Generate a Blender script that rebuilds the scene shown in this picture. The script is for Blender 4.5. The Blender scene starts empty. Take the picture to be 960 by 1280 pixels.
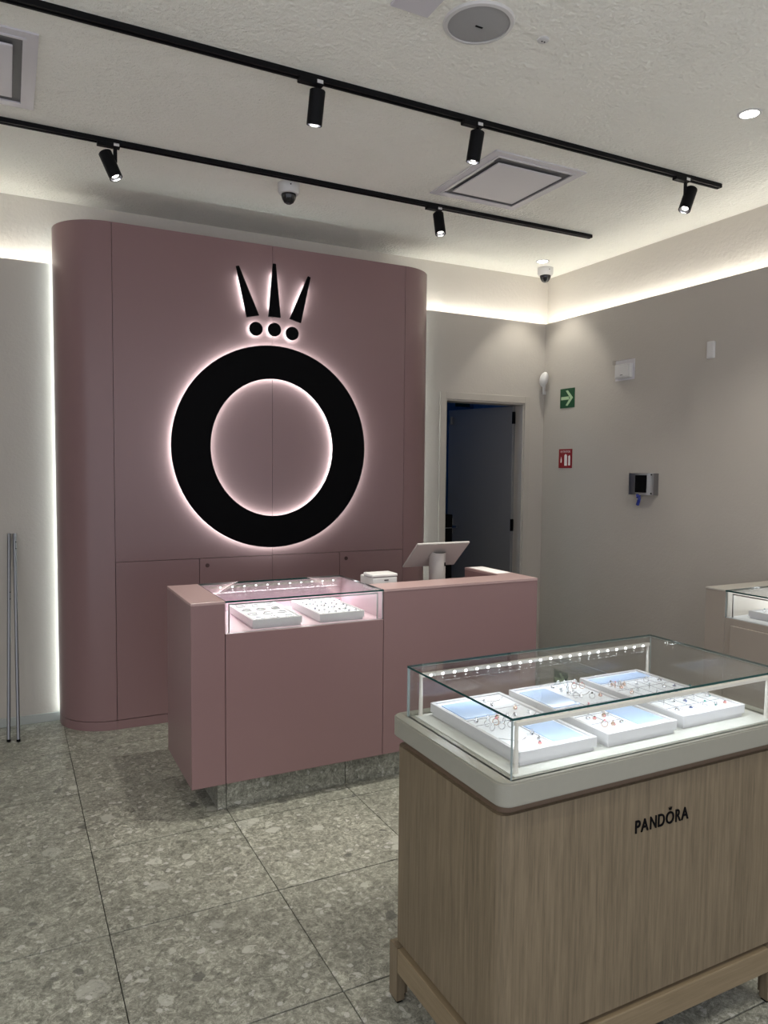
import bpy, bmesh, math, random
from mathutils import Vector, Matrix
random.seed(7)
S = bpy.context.scene
COL = S.collection
PI = math.pi

# ------------------------------------------------------------------ camera, world, lights, exposure
cd = bpy.data.cameras.new('camera'); cam = bpy.data.objects.new('camera', cd); COL.objects.link(cam)
cd.sensor_fit = 'VERTICAL'; cd.sensor_height = 36.0; cd.lens = 36.0 * 922.0 / 1280.0
cd.clip_start = 0.02; cd.clip_end = 100
Rr = Vector((0.89067362, -0.45455111, 0.00915418)); Uu = Vector((0.01865751, 0.05666168, 0.99821909)); Ff = Vector((0.45426028, 0.88891661, -0.05894786))
cam.matrix_world = Matrix(((Rr.x, Uu.x, -Ff.x, 0), (Rr.y, Uu.y, -Ff.y, 0), (Rr.z, Uu.z, -Ff.z, 1.587), (0, 0, 0, 1)))
S.camera = cam
w = bpy.data.worlds.new('mall_ambient'); S.world = w; w.use_nodes = True
w.node_tree.nodes['Background'].inputs[0].default_value = (0.61, 0.62, 0.68, 1)
w.node_tree.nodes['Background'].inputs[1].default_value = 1.05
S.view_settings.view_transform = 'Standard'; S.view_settings.look = 'None'; S.view_settings.gamma = 1.0
S.view_settings.use_curve_mapping = False
S.view_settings.exposure = 1.0
COVE = 15.0        # ceiling cove strips
RIM = 10.0         # strips behind the pink wall
HALO = 18.0        # light behind the sign
DOWN = 46.0       # recessed downlights, W
TRACK = 48.0      # track heads, W

ZC = 3.205; YB = 4.95; XR = 4.03; YU = 5.05; XU = 4.13; XL = -3.0; YF = -1.6

# ------------------------------------------------------------------ materials
def newmat(name):
    m = bpy.data.materials.new(name); m.use_nodes = True
    nt = m.node_tree; b = nt.nodes['Principled BSDF']
    return m, nt, b
def N(nt, t, **k):
    n = nt.nodes.new(t)
    for a, v in k.items(): setattr(n, a, v)
    return n
def plain(name, col, rough=0.5, metal=0.0, spec=0.5, var=0.0, scale=40, bump=0.0, bscale=200):
    m, nt, b = newmat(name)
    b.inputs['Base Color'].default_value = (*col, 1); b.inputs['Roughness'].default_value = rough
    b.inputs['Metallic'].default_value = metal; b.inputs['Specular IOR Level'].default_value = spec
    tc = N(nt, 'ShaderNodeTexCoord')
    n = N(nt, 'ShaderNodeTexNoise'); n.inputs['Scale'].default_value = scale; n.inputs['Detail'].default_value = 4
    nt.links.new(tc.outputs['Object'], n.inputs['Vector'])
    mx = N(nt, 'ShaderNodeMix', data_type='RGBA')
    v = max(var, 0.015)
    mx.inputs[6].default_value = (*[c * (1 - v) for c in col], 1); mx.inputs[7].default_value = (*[min(1, c * (1 + v)) for c in col], 1)
    nt.links.new(n.outputs['Fac'], mx.inputs[0]); nt.links.new(mx.outputs[2], b.inputs['Base Color'])
    if bump:
        n2 = N(nt, 'ShaderNodeTexNoise'); n2.inputs['Scale'].default_value = bscale; n2.inputs['Detail'].default_value = 3
        nt.links.new(tc.outputs['Object'], n2.inputs['Vector'])
        bp = N(nt, 'ShaderNodeBump'); bp.inputs['Strength'].default_value = bump; bp.inputs['Distance'].default_value = 0.004
        nt.links.new(n2.outputs['Fac'], bp.inputs['Height']); nt.links.new(bp.outputs['Normal'], b.inputs['Normal'])
    return m
def emit(name, col, s):
    m = bpy.data.materials.new(name); m.use_nodes = True; nt = m.node_tree
    nt.nodes.remove(nt.nodes['Principled BSDF'])
    e = N(nt, 'ShaderNodeEmission'); e.inputs[0].default_value = (*col, 1); e.inputs[1].default_value = s
    nt.links.new(e.outputs[0], nt.nodes['Material Output'].inputs[0])
    return m
def glassmat(name, tint, edge=False):
    m = bpy.data.materials.new(name); m.use_nodes = True; nt = m.node_tree
    nt.nodes.remove(nt.nodes['Principled BSDF'])
    tr = N(nt, 'ShaderNodeBsdfTransparent'); tr.inputs[0].default_value = (*tint, 1)
    gl = N(nt, 'ShaderNodeBsdfGlossy'); gl.inputs['Roughness'].default_value = 0.0 if not edge else 0.12
    geo = N(nt, 'ShaderNodeNewGeometry')
    mp = N(nt, 'ShaderNodeMapRange'); mp.inputs[3].default_value = 1.5; mp.inputs[4].default_value = 1 / 1.5
    nt.links.new(geo.outputs['Backfacing'], mp.inputs[0])
    fr = N(nt, 'ShaderNodeFresnel'); nt.links.new(mp.outputs[0], fr.inputs['IOR'])
    mx = N(nt, 'ShaderNodeMixShader'); nt.links.new(fr.outputs[0], mx.inputs[0])
    nt.links.new(tr.outputs[0], mx.inputs[1]); nt.links.new(gl.outputs[0], mx.inputs[2])
    nt.links.new(mx.outputs[0], nt.nodes['Material Output'].inputs[0])
    return m
def plaster(name, col, bump, bscale, dist=0.004):
    m, nt, b = newmat(name); b.inputs['Roughness'].default_value = 0.85; b.inputs['Specular IOR Level'].default_value = 0.25
    tc = N(nt, 'ShaderNodeTexCoord')
    n = N(nt, 'ShaderNodeTexNoise'); n.inputs['Scale'].default_value = 2.2; n.inputs['Detail'].default_value = 6
    nt.links.new(tc.outputs['Object'], n.inputs['Vector'])
    mx = N(nt, 'ShaderNodeMix', data_type='RGBA')
    mx.inputs[6].default_value = (*[c * .955 for c in col], 1); mx.inputs[7].default_value = (*[c * 1.04 for c in col], 1)
    nt.links.new(n.outputs['Fac'], mx.inputs[0]); nt.links.new(mx.outputs[2], b.inputs['Base Color'])
    n2 = N(nt, 'ShaderNodeTexNoise'); n2.inputs['Scale'].default_value = bscale; n2.inputs['Detail'].default_value = 4; n2.inputs['Roughness'].default_value = .6
    n3 = N(nt, 'ShaderNodeTexNoise'); n3.inputs['Scale'].default_value = bscale * .18; n3.inputs['Detail'].default_value = 2
    for q in (n2, n3): nt.links.new(tc.outputs['Object'], q.inputs['Vector'])
    ad = N(nt, 'ShaderNodeMath', operation='ADD'); nt.links.new(n2.outputs['Fac'], ad.inputs[0]); nt.links.new(n3.outputs['Fac'], ad.inputs[1])
    bp = N(nt, 'ShaderNodeBump'); bp.inputs['Strength'].default_value = bump; bp.inputs['Distance'].default_value = dist
    nt.links.new(ad.outputs[0], bp.inputs['Height']); nt.links.new(bp.outputs['Normal'], b.inputs['Normal'])
    return m
def stone(name, k=1.0):
    m, nt, b = newmat(name); L = nt.links.new
    geo = N(nt, 'ShaderNodeNewGeometry'); oi = N(nt, 'ShaderNodeObjectInfo')
    ml = N(nt, 'ShaderNodeMath', operation='MULTIPLY'); ml.inputs[1].default_value = 37.0; L(oi.outputs['Random'], ml.inputs[0])
    cmb = N(nt, 'ShaderNodeCombineXYZ'); L(ml.outputs[0], cmb.inputs[0]); L(ml.outputs[0], cmb.inputs[1])
    ad = N(nt, 'ShaderNodeVectorMath', operation='ADD'); L(geo.outputs['Position'], ad.inputs[0]); L(cmb.outputs[0], ad.inputs[1])
    wn = N(nt, 'ShaderNodeTexNoise'); wn.inputs['Scale'].default_value = 9; wn.inputs['Detail'].default_value = 7; wn.inputs['Roughness'].default_value = .62; L(ad.outputs[0], wn.inputs['Vector'])
    sc = N(nt, 'ShaderNodeVectorMath', operation='SCALE'); sc.inputs[3].default_value = 0.085; L(wn.outputs['Color'], sc.inputs[0])
    wv = N(nt, 'ShaderNodeVectorMath', operation='ADD'); L(ad.outputs[0], wv.inputs[0]); L(sc.outputs[0], wv.inputs[1])
    def ramp(src, stops):
        r = N(nt, 'ShaderNodeValToRGB'); e = r.color_ramp.elements
        e[0].position, e[0].color = stops[0][0], (*stops[0][1], 1); e[1].position, e[1].color = stops[-1][0], (*stops[-1][1], 1)
        for p, c in stops[1:-1]:
            x = e.new(p); x.color = (*c, 1)
        L(src, r.inputs[0]); return r.outputs[0]
    # fine mottled matrix
    n1 = N(nt, 'ShaderNodeTexNoise'); n1.inputs['Scale'].default_value = 70; n1.inputs['Detail'].default_value = 10; n1.inputs['Roughness'].default_value = .85; L(wv.outputs[0], n1.inputs['Vector'])
    base = ramp(n1.outputs['Fac'], [(.37, (.15 * k, .15 * k, .122 * k)), (.5, (.305 * k, .305 * k, .255 * k)), (.62, (.56 * k, .56 * k, .48 * k))])
    # mid aggregate: shards of slightly different tone
    v1 = N(nt, 'ShaderNodeTexVoronoi'); v1.inputs['Scale'].default_value = 38; L(wv.outputs[0], v1.inputs['Vector'])
    shade = ramp(v1.outputs['Color'], [(.1, (.74, .74, .73)), (.9, (1.22, 1.22, 1.21))])
    m1 = N(nt, 'ShaderNodeMix', data_type='RGBA', blend_type='MULTIPLY'); m1.inputs[0].default_value = 1; L(base, m1.inputs[6]); L(shade, m1.inputs[7])
    # pale pebbles, sparse
    def pebbles(scale, lo, rad, col, prev):
        v = N(nt, 'ShaderNodeTexVoronoi'); v.inputs['Scale'].default_value = scale; L(wv.outputs[0], v.inputs['Vector'])
        sep = N(nt, 'ShaderNodeSeparateColor'); L(v.outputs['Color'], sep.inputs[0])
        gt = N(nt, 'ShaderNodeMath', operation='GREATER_THAN'); gt.inputs[1].default_value = lo; L(sep.outputs[0], gt.inputs[0])
        r2 = N(nt, 'ShaderNodeMath', operation='MULTIPLY'); r2.inputs[1].default_value = rad; L(sep.outputs[1], r2.inputs[0])
        mr = N(nt, 'ShaderNodeMapRange'); mr.inputs[1].default_value = 0; mr.inputs[2].default_value = .05; L(N_sub(r2.outputs[0], v.outputs['Distance']), mr.inputs[0])
        mu = N(nt, 'ShaderNodeMath', operation='MULTIPLY'); L(gt.outputs[0], mu.inputs[0]); L(mr.outputs[0], mu.inputs[1])
        mu2 = N(nt, 'ShaderNodeMath', operation='MULTIPLY'); L(mu.outputs[0], mu2.inputs[0]); mu2.inputs[1].default_value = .8
        mm = N(nt, 'ShaderNodeMix', data_type='RGBA'); L(mu2.outputs[0], mm.inputs[0]); L(prev, mm.inputs[6]); mm.inputs[7].default_value = (*[c * k for c in col], 1)
        return mm.outputs[2]
    def N_sub(a, c):
        s = N(nt, 'ShaderNodeMath', operation='SUBTRACT'); L(a, s.inputs[0]); L(c, s.inputs[1]); return s.outputs[0]
    c = pebbles(9, .90, .50, (.46, .46, .40), m1.outputs[2])
    c = pebbles(17, .87, .50, (.54, .54, .47), c)
    c = pebbles(34, .72, .5, (.58, .57, .52), c)
    c = pebbles(15, .92, .45, (.13, .13, .115), c)
    # thin dark veins and cracks
    vn = N(nt, 'ShaderNodeTexNoise'); vn.inputs['Scale'].default_value = 20; vn.inputs['Detail'].default_value = 5; vn.inputs['Roughness'].default_value = .65; L(wv.outputs[0], vn.inputs['Vector'])
    sb = N(nt, 'ShaderNodeMath', operation='SUBTRACT'); sb.inputs[1].default_value = .47; L(vn.outputs['Fac'], sb.inputs[0])
    ab = N(nt, 'ShaderNodeMath', operation='ABSOLUTE'); L(sb.outputs[0], ab.inputs[0])
    vr = N(nt, 'ShaderNodeMapRange'); vr.inputs[1].default_value = 0; vr.inputs[2].default_value = .016; vr.inputs[3].default_value = .45; vr.inputs[4].default_value = 1.0; L(ab.outputs[0], vr.inputs[0])
    big = N(nt, 'ShaderNodeTexNoise'); big.inputs['Scale'].default_value = 3.0; big.inputs['Detail'].default_value = 3; L(ad.outputs[0], big.inputs['Vector'])
    br = N(nt, 'ShaderNodeMapRange'); br.inputs[1].default_value = .3; br.inputs[2].default_value = .7; br.inputs[3].default_value = .92; br.inputs[4].default_value = 1.22; L(big.outputs['Fac'], br.inputs[0])
    kk = N(nt, 'ShaderNodeMath', operation='MULTIPLY'); L(vr.outputs[0], kk.inputs[0]); L(br.outputs[0], kk.inputs[1])
    vs_ = N(nt, 'ShaderNodeVectorMath', operation='SCALE'); L(c, vs_.inputs[0]); L(kk.outputs[0], vs_.inputs[3]); c = vs_.outputs[0]
    L(c, b.inputs['Base Color'])
    b.inputs['Roughness'].default_value = .36; b.inputs['Specular IOR Level'].default_value = .4
    bp = N(nt, 'ShaderNodeBump'); bp.inputs['Strength'].default_value = .06; bp.inputs['Distance'].default_value = .002
    L(n1.outputs['Fac'], bp.inputs['Height']); L(bp.outputs['Normal'], b.inputs['Normal'])
    return m
def wood(name, a, c, axis=2):
    m, nt, b = newmat(name); L = nt.links.new
    tc = N(nt, 'ShaderNodeTexCoord'); mp = N(nt, 'ShaderNodeMapping')
    s = [26, 26, 26]; s[axis] = 1.1; mp.inputs['Scale'].default_value = s
    L(tc.outputs['Object'], mp.inputs[0])
    n = N(nt, 'ShaderNodeTexNoise'); n.inputs['Scale'].default_value = 4.5; n.inputs['Detail'].default_value = 7; n.inputs['Roughness'].default_value = .65; n.inputs['Distortion'].default_value = .35; L(mp.outputs[0], n.inputs['Vector'])
    r = N(nt, 'ShaderNodeValToRGB'); e = r.color_ramp.elements
    e[0].position = .32; e[0].color = (*a, 1); e[1].position = .66; e[1].color = (*c, 1); L(n.outputs['Fac'], r.inputs[0])
    n2 = N(nt, 'ShaderNodeTexNoise'); n2.inputs['Scale'].default_value = .22; n2.inputs['Detail'].default_value = 2; L(mp.outputs[0], n2.inputs['Vector'])
    r2 = N(nt, 'ShaderNodeMapRange'); r2.inputs[3].default_value = .86; r2.inputs[4].default_value = 1.14; L(n2.outputs['Fac'], r2.inputs[0])
    mx = N(nt, 'ShaderNodeVectorMath', operation='SCALE'); L(r.outputs[0], mx.inputs[0]); L(r2.outputs[0], mx.inputs[3])
    L(mx.outputs[0], b.inputs['Base Color']); b.inputs['Roughness'].default_value = .5; b.inputs['Specular IOR Level'].default_value = .35
    bp = N(nt, 'ShaderNodeBump'); bp.inputs['Strength'].default_value = .22; bp.inputs['Distance'].default_value = .0015
    L(n.outputs['Fac'], bp.inputs['Height']); L(bp.outputs['Normal'], b.inputs['Normal'])
    return m

M = {}
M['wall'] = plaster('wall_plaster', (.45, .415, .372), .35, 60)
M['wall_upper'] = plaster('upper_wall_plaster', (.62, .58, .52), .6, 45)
M['ceil'] = plaster('ceiling_stipple', (.88, .87, .80), 1.0, 55, .012)
M['grout'] = plain('grout', (.035, .034, .03), .9)
M['stone'] = stone('stone_tile', .74)
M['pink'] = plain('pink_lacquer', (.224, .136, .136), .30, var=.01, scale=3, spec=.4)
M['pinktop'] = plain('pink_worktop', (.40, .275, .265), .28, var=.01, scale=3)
M['pinkin'] = plain('pink_vitrine_lining', (.76, .58, .64), .45)
M['gap'] = plain('panel_joint_shadow_gap', (.06, .035, .035), .9)
M['black'] = plain('black_matt', (.003, .003, .0035), .7, spec=.06)
M['blackgloss'] = plain('black_gloss', (.008, .008, .010), .12)
M['track'] = plain('black_track_metal', (.005, .005, .006), .5, spec=.12)
M['white'] = plain('white_plastic', (.60, .59, .58), .4)
M['trim'] = plain('door_trim_paint', (.42, .385, .34), .5)
M['grey'] = plain('speaker_grille_grey', (.36, .36, .36), .6, bump=.6, bscale=900)
M['acw'] = plain('vent_white_plastic', (.60, .58, .61), .38)
M['acd'] = plain('vent_slot_painted_shade', (.10, .10, .105), .5)  # dark tone paints the shade inside the vent opening
M['steel'] = plain('brushed_steel', (.55, .55, .55), .28, metal=1)
M['dsteel'] = plain('dark_brushed_steel', (.33, .33, .34), .3, metal=1)
M['alu'] = plain('aluminium_pole', (.25, .255, .265), .42, metal=.85)
M['silver'] = plain('silver', (.72, .72, .74), .16, metal=1)
M['gold'] = plain('rose_gold', (.62, .45, .36), .2, metal=1)
M['baseb'] = plain('baseboard_metal', (.42, .44, .42), .3, metal=.4)
M['oak'] = wood('pale_oak', (.112, .086, .054), (.188, .147, .095))
M['oakx'] = wood('pale_oak_rail_x', (.17, .127, .075), (.22, .17, .105), 0)
M['oaky'] = wood('pale_oak_rail_y', (.17, .127, .075), (.22, .17, .105), 1)
M['oakdark'] = plain('oak_recess_painted_shade', (.12, .08, .05), .6)  # darker oak: the shadow line of the recesses is put into the colour
M['slab'] = plain('cream_slab', (.255, .25, .21), .35, var=.03, scale=90)
M['cream'] = plain('cream_powder_coat', (.70, .66, .60), .35)
M['beige'] = plain('beige_cabinet_lacquer', (.36, .315, .27), .4)
M['beigetop'] = plain('beige_cabinet_top', (.55, .52, .46), .3)
M['traywhite'] = plain('tray_white_leatherette', (.58, .57, .58), .5, bump=.1, bscale=600)
M['felt'] = plain('tray_pad_white', (.86, .88, .93), .8)
M['mat'] = plain('display_mat_cream', (.56, .56, .52), .6)
M['blue'] = plain('pale_blue_card', (.46, .60, .86), .18)
M['line'] = plain('tray_divider_groove', (.20, .22, .27), .8)
M['green'] = plain('sign_green', (.005, .065, .025), .4)
M['pgreen'] = plain('photoluminescent_green', (.42, .58, .36), .5)
M['red'] = plain('sign_red', (.24, .010, .016), .4)
M['swhite'] = plain('sign_white_print', (.78, .75, .72), .5)
M['bluetape'] = plain('blue_tape', (.015, .03, .22), .4)
M['doorleaf'] = plain('door_leaf_paint', (.15, .15, .15), .45)
M['blueroom'] = plain('back_room_wall', (.30, .38, .50), .8)
M['papr'] = plain('paper', (.85, .83, .82), .7)
M['plasticgrey'] = plain('monitor_shell_grey', (.36, .34, .32), .38)
M['darkhole'] = plain('lock_dark', (.05, .02, .02), .5)
M['glass'] = glassmat('clear_glass', (.975, .985, .98))
M['gedge'] = plain('green_glass_edge', (.010, .055, .052), .12)
M['gedge2'] = plain('pale_polished_glass_edge', (.30, .36, .36), .1)
M['clear'] = glassmat('clear_plastic', (.93, .93, .93))
M['cove'] = emit('cove_led_strip', (1.0, .98, .91), COVE)
M['rim'] = emit('rim_led_strip', (.86, 1.0, 1.0), RIM)
M['halo'] = emit('sign_backlight', (.84, 1.0, 1.0), HALO)
M['led'] = emit('led_chip', (.93, .97, 1.0), 14.0)
M['lamp'] = emit('downlight_lens', (1.0, .96, .88), 12.0)
M['tracklens'] = emit('track_lens', (1.0, .97, .92), 6.0)
for i, c in enumerate([(.05, .09, .30), (.02, .22, .20), (.75, .30, .35), (.03, .03, .04), (.75, .80, .85)]):
    M['gem%d' % i] = plain('gem_%d' % i, c, .1)

# ------------------------------------------------------------------ mesh helpers
def box(bm, x0, x1, y0, y1, z0, z1, bev=0.0, seg=2):
    r = bmesh.ops.create_cube(bm, size=1.0)
    vs = r['verts']
    bmesh.ops.scale(bm, vec=(x1 - x0, y1 - y0, z1 - z0), verts=vs)
    bmesh.ops.translate(bm, vec=((x0 + x1) / 2, (y0 + y1) / 2, (z0 + z1) / 2), verts=vs)
    if bev:
        es = list({e for v in vs for e in v.link_edges})
        bmesh.ops.bevel(bm, geom=es, offset=bev, segments=seg, affect='EDGES', profile=.5)
    return bm
def bx(*a, **k): return box(bmesh.new(), *a, **k)
def cyl(bm, p0, p1, r0, r1=None, seg=24, caps=True):
    p0 = Vector(p0); p1 = Vector(p1); d = p1 - p0
    q = d.to_track_quat('Z', 'Y').to_matrix().to_4x4()
    mat = Matrix.Translation((p0 + p1) / 2) @ q
    bmesh.ops.create_cone(bm, cap_ends=caps, cap_tris=False, segments=seg, radius1=r0, radius2=r0 if r1 is None else r1, depth=d.length, matrix=mat)
    return bm
def cy(*a, **k): return cyl(bmesh.new(), *a, **k)
def lathe(prof, seg=32, axis_pt=(0, 0, 0)):
    """profile of (r, z) turned about Z"""
    bm = bmesh.new(); rings = []
    for r, z in prof:
        if r < 1e-6: rings.append([bm.verts.new((axis_pt[0], axis_pt[1], axis_pt[2] + z))])
        else: rings.append([bm.verts.new((axis_pt[0] + r * math.cos(2 * PI * i / seg), axis_pt[1] + r * math.sin(2 * PI * i / seg), axis_pt[2] + z)) for i in range(seg)])
    for a, b in zip(rings, rings[1:]):
        for i in range(seg):
            j = (i + 1) % seg
            if len(a) == 1: bm.faces.new((a[0], b[i], b[j]))
            elif len(b) == 1: bm.faces.new((a[i], b[0], a[j]))
            else: bm.faces.new((a[i], b[i], b[j], a[j]))
    bmesh.ops.recalc_face_normals(bm, faces=bm.faces)
    return bm
def prism(pts, axis, a0, a1, holes=None):
    """closed polygon pts (2D) extruded along axis between a0 and a1; pts in the two other axes in order"""
    bm = bmesh.new()
    def P(u, v, a): return {'x': (a, u, v), 'y': (u, a, v), 'z': (u, v, a)}[axis]
    if holes is None:
        A = [bm.verts.new(P(u, v, a0)) for u, v in pts]; B = [bm.verts.new(P(u, v, a1)) for u, v in pts]
        bm.faces.new(A); bm.faces.new(B)
        n = len(pts)
        for i in range(n): bm.faces.new((A[i], A[(i + 1) % n], B[(i + 1) % n], B[i]))
    else:   # one hole with the same number of points: a ring
        n = len(pts)
        R = [[bm.verts.new(P(u, v, a)) for u, v in q] for q in (pts, holes) for a in (a0, a1)]
        oA, oB, iA, iB = R
        for i in range(n):
            j = (i + 1) % n
            bm.faces.new((oA[i], oA[j], iA[j], iA[i])); bm.faces.new((oB[i], oB[j], iB[j], iB[i]))
            bm.faces.new((oA[i], oA[j], oB[j], oB[i])); bm.faces.new((iA[i], iA[j], iB[j], iB[i]))
    bmesh.ops.recalc_face_normals(bm, faces=bm.faces)
    return bm
def tube(pts, r, seg=8, bm=None):
    bm = bm or bmesh.new()
    P = [Vector(p) for p in pts]; rings = []; n = len(P)
    for i, p in enumerate(P):
        t = (P[min(i + 1, n - 1)] - P[max(i - 1, 0)]).normalized()
        up = Vector((0, 0, 1)) if abs(t.z) < .9 else Vector((1, 0, 0))
        a = t.cross(up).normalized(); b = a.cross(t)
        rings.append([bm.verts.new(p + r * (math.cos(2 * PI * k / seg) * a + math.sin(2 * PI * k / seg) * b)) for k in range(seg)])
    for a, b in zip(rings, rings[1:]):
        for k in range(seg): bm.faces.new((a[k], a[(k + 1) % seg], b[(k + 1) % seg], b[k]))
    bm.faces.new(rings[0]); bm.faces.new(rings[-1])
    bmesh.ops.recalc_face_normals(bm, faces=bm.faces)
    return bm
def torus(R, r, seg=20, rs=8, axis='z', c=(0, 0, 0), bm=None):
    bm = bm or bmesh.new(); g = []
    for i in range(seg):
        a = 2 * PI * i / seg; row = []
        for k in range(rs):
            b = 2 * PI * k / rs; q = R + r * math.cos(b); h = r * math.sin(b)
            p = (q * math.cos(a), q * math.sin(a), h) if axis == 'z' else (q * math.cos(a), h, q * math.sin(a))
            row.append(bm.verts.new((p[0] + c[0], p[1] + c[1], p[2] + c[2])))
        g.append(row)
    for i in range(seg):
        for k in range(rs):
            bm.faces.new((g[i][k], g[(i + 1) % seg][k], g[(i + 1) % seg][(k + 1) % rs], g[i][(k + 1) % rs]))
    bmesh.ops.recalc_face_normals(bm, faces=bm.faces)
    return bm
def rrect(x0, x1, y0, y1, r, seg=6):
    pts = []
    for cx, cy_, a0 in ((x1 - r, y1 - r, 0), (x0 + r, y1 - r, 90), (x0 + r, y0 + r, 180), (x1 - r, y0 + r, 270)):
        for i in range(seg + 1):
            a = math.radians(a0 + 90 * i / seg); pts.append((cx + r * math.cos(a), cy_ + r * math.sin(a)))
    return pts
def root_loc(p):
    v = Vector((0, 0, 0))
    while p is not None: v += Vector(p.location); p = p.parent
    return v
def mesh_of(name, bm, mats, smooth):
    me = bpy.data.meshes.new(name)
    bmesh.ops.recalc_face_normals(bm, faces=bm.faces)
    bm.to_mesh(me); bm.free()
    for m in (mats if isinstance(mats, (list, tuple)) else [mats]): me.materials.append(M[m])
    if smooth:
        for p in me.polygons: p.use_smooth = True
        try: me.set_sharp_from_angle(angle=math.radians(smooth if smooth is not True else 40))
        except Exception: pass
    return me
def part(name, bm, mat, parent=None, smooth=False, world=True, label=None):
    if world and parent is not None:
        bmesh.ops.translate(bm, vec=-root_loc(parent), verts=bm.verts)
    o = bpy.data.objects.new(name, mesh_of(name, bm, mat, smooth)); COL.objects.link(o); o.parent = parent
    if label: o['label'] = label
    return o
def tag(o, label, cat, group=None):
    o['label'] = label; o['category'] = cat
    if group: o['group'] = group
    return o
def thing(name, label, cat, loc=(0, 0, 0), rz=0, group=None):
    o = bpy.data.objects.new(name, None); o.empty_display_size = .05; COL.objects.link(o)
    o.location = loc; o.rotation_euler = (0, 0, rz)
    return tag(o, label, cat, group)
def solo(name, bm, mat, label, cat, group=None, smooth=False):
    """a one-mesh thing; origin put at its base centre"""
    lo = Vector([min(v.co[i] for v in bm.verts) for i in range(3)]); hi = Vector([max(v.co[i] for v in bm.verts) for i in range(3)])
    c = Vector(((lo.x + hi.x) / 2, (lo.y + hi.y) / 2, lo.z))
    bmesh.ops.translate(bm, vec=-c, verts=bm.verts)
    o = part(name, bm, mat, None, smooth); o.location = c
    return tag(o, label, cat, group)
def struct(name, bm, mat, label=None, smooth=False):
    o = part(name, bm, mat, None, smooth); o['kind'] = 'structure'
    if label: o['label'] = label
    return o
def spot(name, loc, target, watts, angle, blend=.6, col=(1, .965, .87), r=.03, parent=None):
    l = bpy.data.lights.new(name, 'SPOT'); l.energy = watts; l.spot_size = math.radians(angle); l.spot_blend = blend; l.color = col; l.shadow_soft_size = r
    o = bpy.data.objects.new(name, l); COL.objects.link(o)
    if parent is not None: o.parent = parent; loc = Vector(loc) - root_loc(parent); target = Vector(target) - root_loc(parent)
    o.location = loc
    o.rotation_euler = (Vector(target) - Vector(loc)).to_track_quat('-Z', 'Y').to_euler()
    return o
def strip_light(name, loc, sx, sy, watts, rot, col, parent):
    l = bpy.data.lights.new(name, 'AREA'); l.shape = 'RECTANGLE'; l.size = sx; l.size_y = sy; l.energy = watts; l.color = col
    o = bpy.data.objects.new(name, l); COL.objects.link(o); o.parent = parent
    o.location = Vector(loc) - root_loc(parent); o.rotation_euler = rot
    return o
def glass_pane(name, x0, x1, y0, y1, z0, z1, parent):
    """pane with clear faces and green ground edges (the thinnest axis is the thickness)"""
    bm = bx(x0, x1, y0, y1, z0, z1)
    d = [x1 - x0, y1 - y0, z1 - z0]; k = d.index(min(d))
    for f in bm.faces:
        f.normal_update(); f.material_index = 0 if abs(f.normal[k]) > .5 else 1
    return part(name, bm, ['glass', 'gedge' if k == 2 else 'gedge2'], parent)

# ------------------------------------------------------------------ the room
fl = struct('floor', bx(XL, XU, YF, 8.2, -.06, -.006), 'grout', 'grey pebbled stone tile floor')
T = .6; tm = None
for i in range(-6, 7):
    for j in range(-7, 4):
        x0 = .281 + T * i; y0 = 3.166 + T * j
        if x0 > XR or x0 + T < XL + .01 or y0 + T < YF or y0 > YB: continue
        if tm is None:
            tm = mesh_of('tile', box(bmesh.new(), -T / 2 + .0016, T / 2 - .0016, -T / 2 + .0028, T / 2 - .0028, -.0065, 0, .0008, 1), 'stone', False)
        me = tm
        xa, xb, ya, yb = max(x0, XL), min(x0 + T, XR), max(y0, YF), min(y0 + T, YB)
        if xb - xa < T - .001 or yb - ya < T - .001:
            cx, cyy = x0 + T / 2, y0 + T / 2
            me = mesh_of('tile', bx(xa + .0011 - cx, xb - .0011 - cx, ya + .0011 - cyy, yb - .0011 - cyy, -.0065, 0), 'stone', False)
        t = bpy.data.objects.new('tile', me); COL.objects.link(t); t.parent = fl; t.location = (x0 + T / 2, y0 + T / 2, 0)
struct('ceiling', bx(XL, XU, YF, YU, ZC, ZC + .1), 'ceil', 'off-white stippled ceiling')
# back wall: cladding up to the cove, recessed wall above
DX0, DX1, DZ = 3.061, 3.823, 2.134
bm = bx(XL, DX0 - .0, YB, 5.12, 0, 2.80); box(bm, DX1, XU, YB, 5.12, 0, 2.80); box(bm, DX0, DX1, YB, 5.12, DZ, 2.80)
struct('wall_back', bm, 'wall', 'beige plaster wall behind the pink feature wall')
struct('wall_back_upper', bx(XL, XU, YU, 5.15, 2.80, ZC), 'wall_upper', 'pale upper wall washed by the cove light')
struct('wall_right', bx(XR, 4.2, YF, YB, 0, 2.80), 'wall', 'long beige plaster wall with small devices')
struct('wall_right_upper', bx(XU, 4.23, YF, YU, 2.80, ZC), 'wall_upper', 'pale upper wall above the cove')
struct('wall_left', bx(XL - .1, XL, 2.2, YB, 0, ZC), 'wall')
struct('baseboard_back', bx(XL, DX0 - .056, YB - .012, YB, 0, .055, .002, 1), 'baseb', 'low metal skirting strip')
struct('baseboard_right', bx(XR - .012, XR, YF, YB - .001, 0, .055, .002, 1), 'baseb')
for nm, b in (('cove_light_strip', bx(XL, .33, YB + .035, YB + .047, 2.802, 2.808)), ('cove_light_strip', bx(2.75, XR + .05, YB + .035, YB + .047, 2.802, 2.808)), ('cove_light_strip', bx(XR + .035, XR + .047, YF, YB + .03, 2.802, 2.808))):
    i = len([o for o in COL.objects if o.name.startswith('cove_light_strip')])
    solo(nm, b, 'cove', ['hidden white light strip on the ledge above the leaning poles', 'hidden white light strip on the ledge above the doorway', 'hidden white light strip on the ledge above the wall signs'][i], 'light strip', 'cove light strips')

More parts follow.
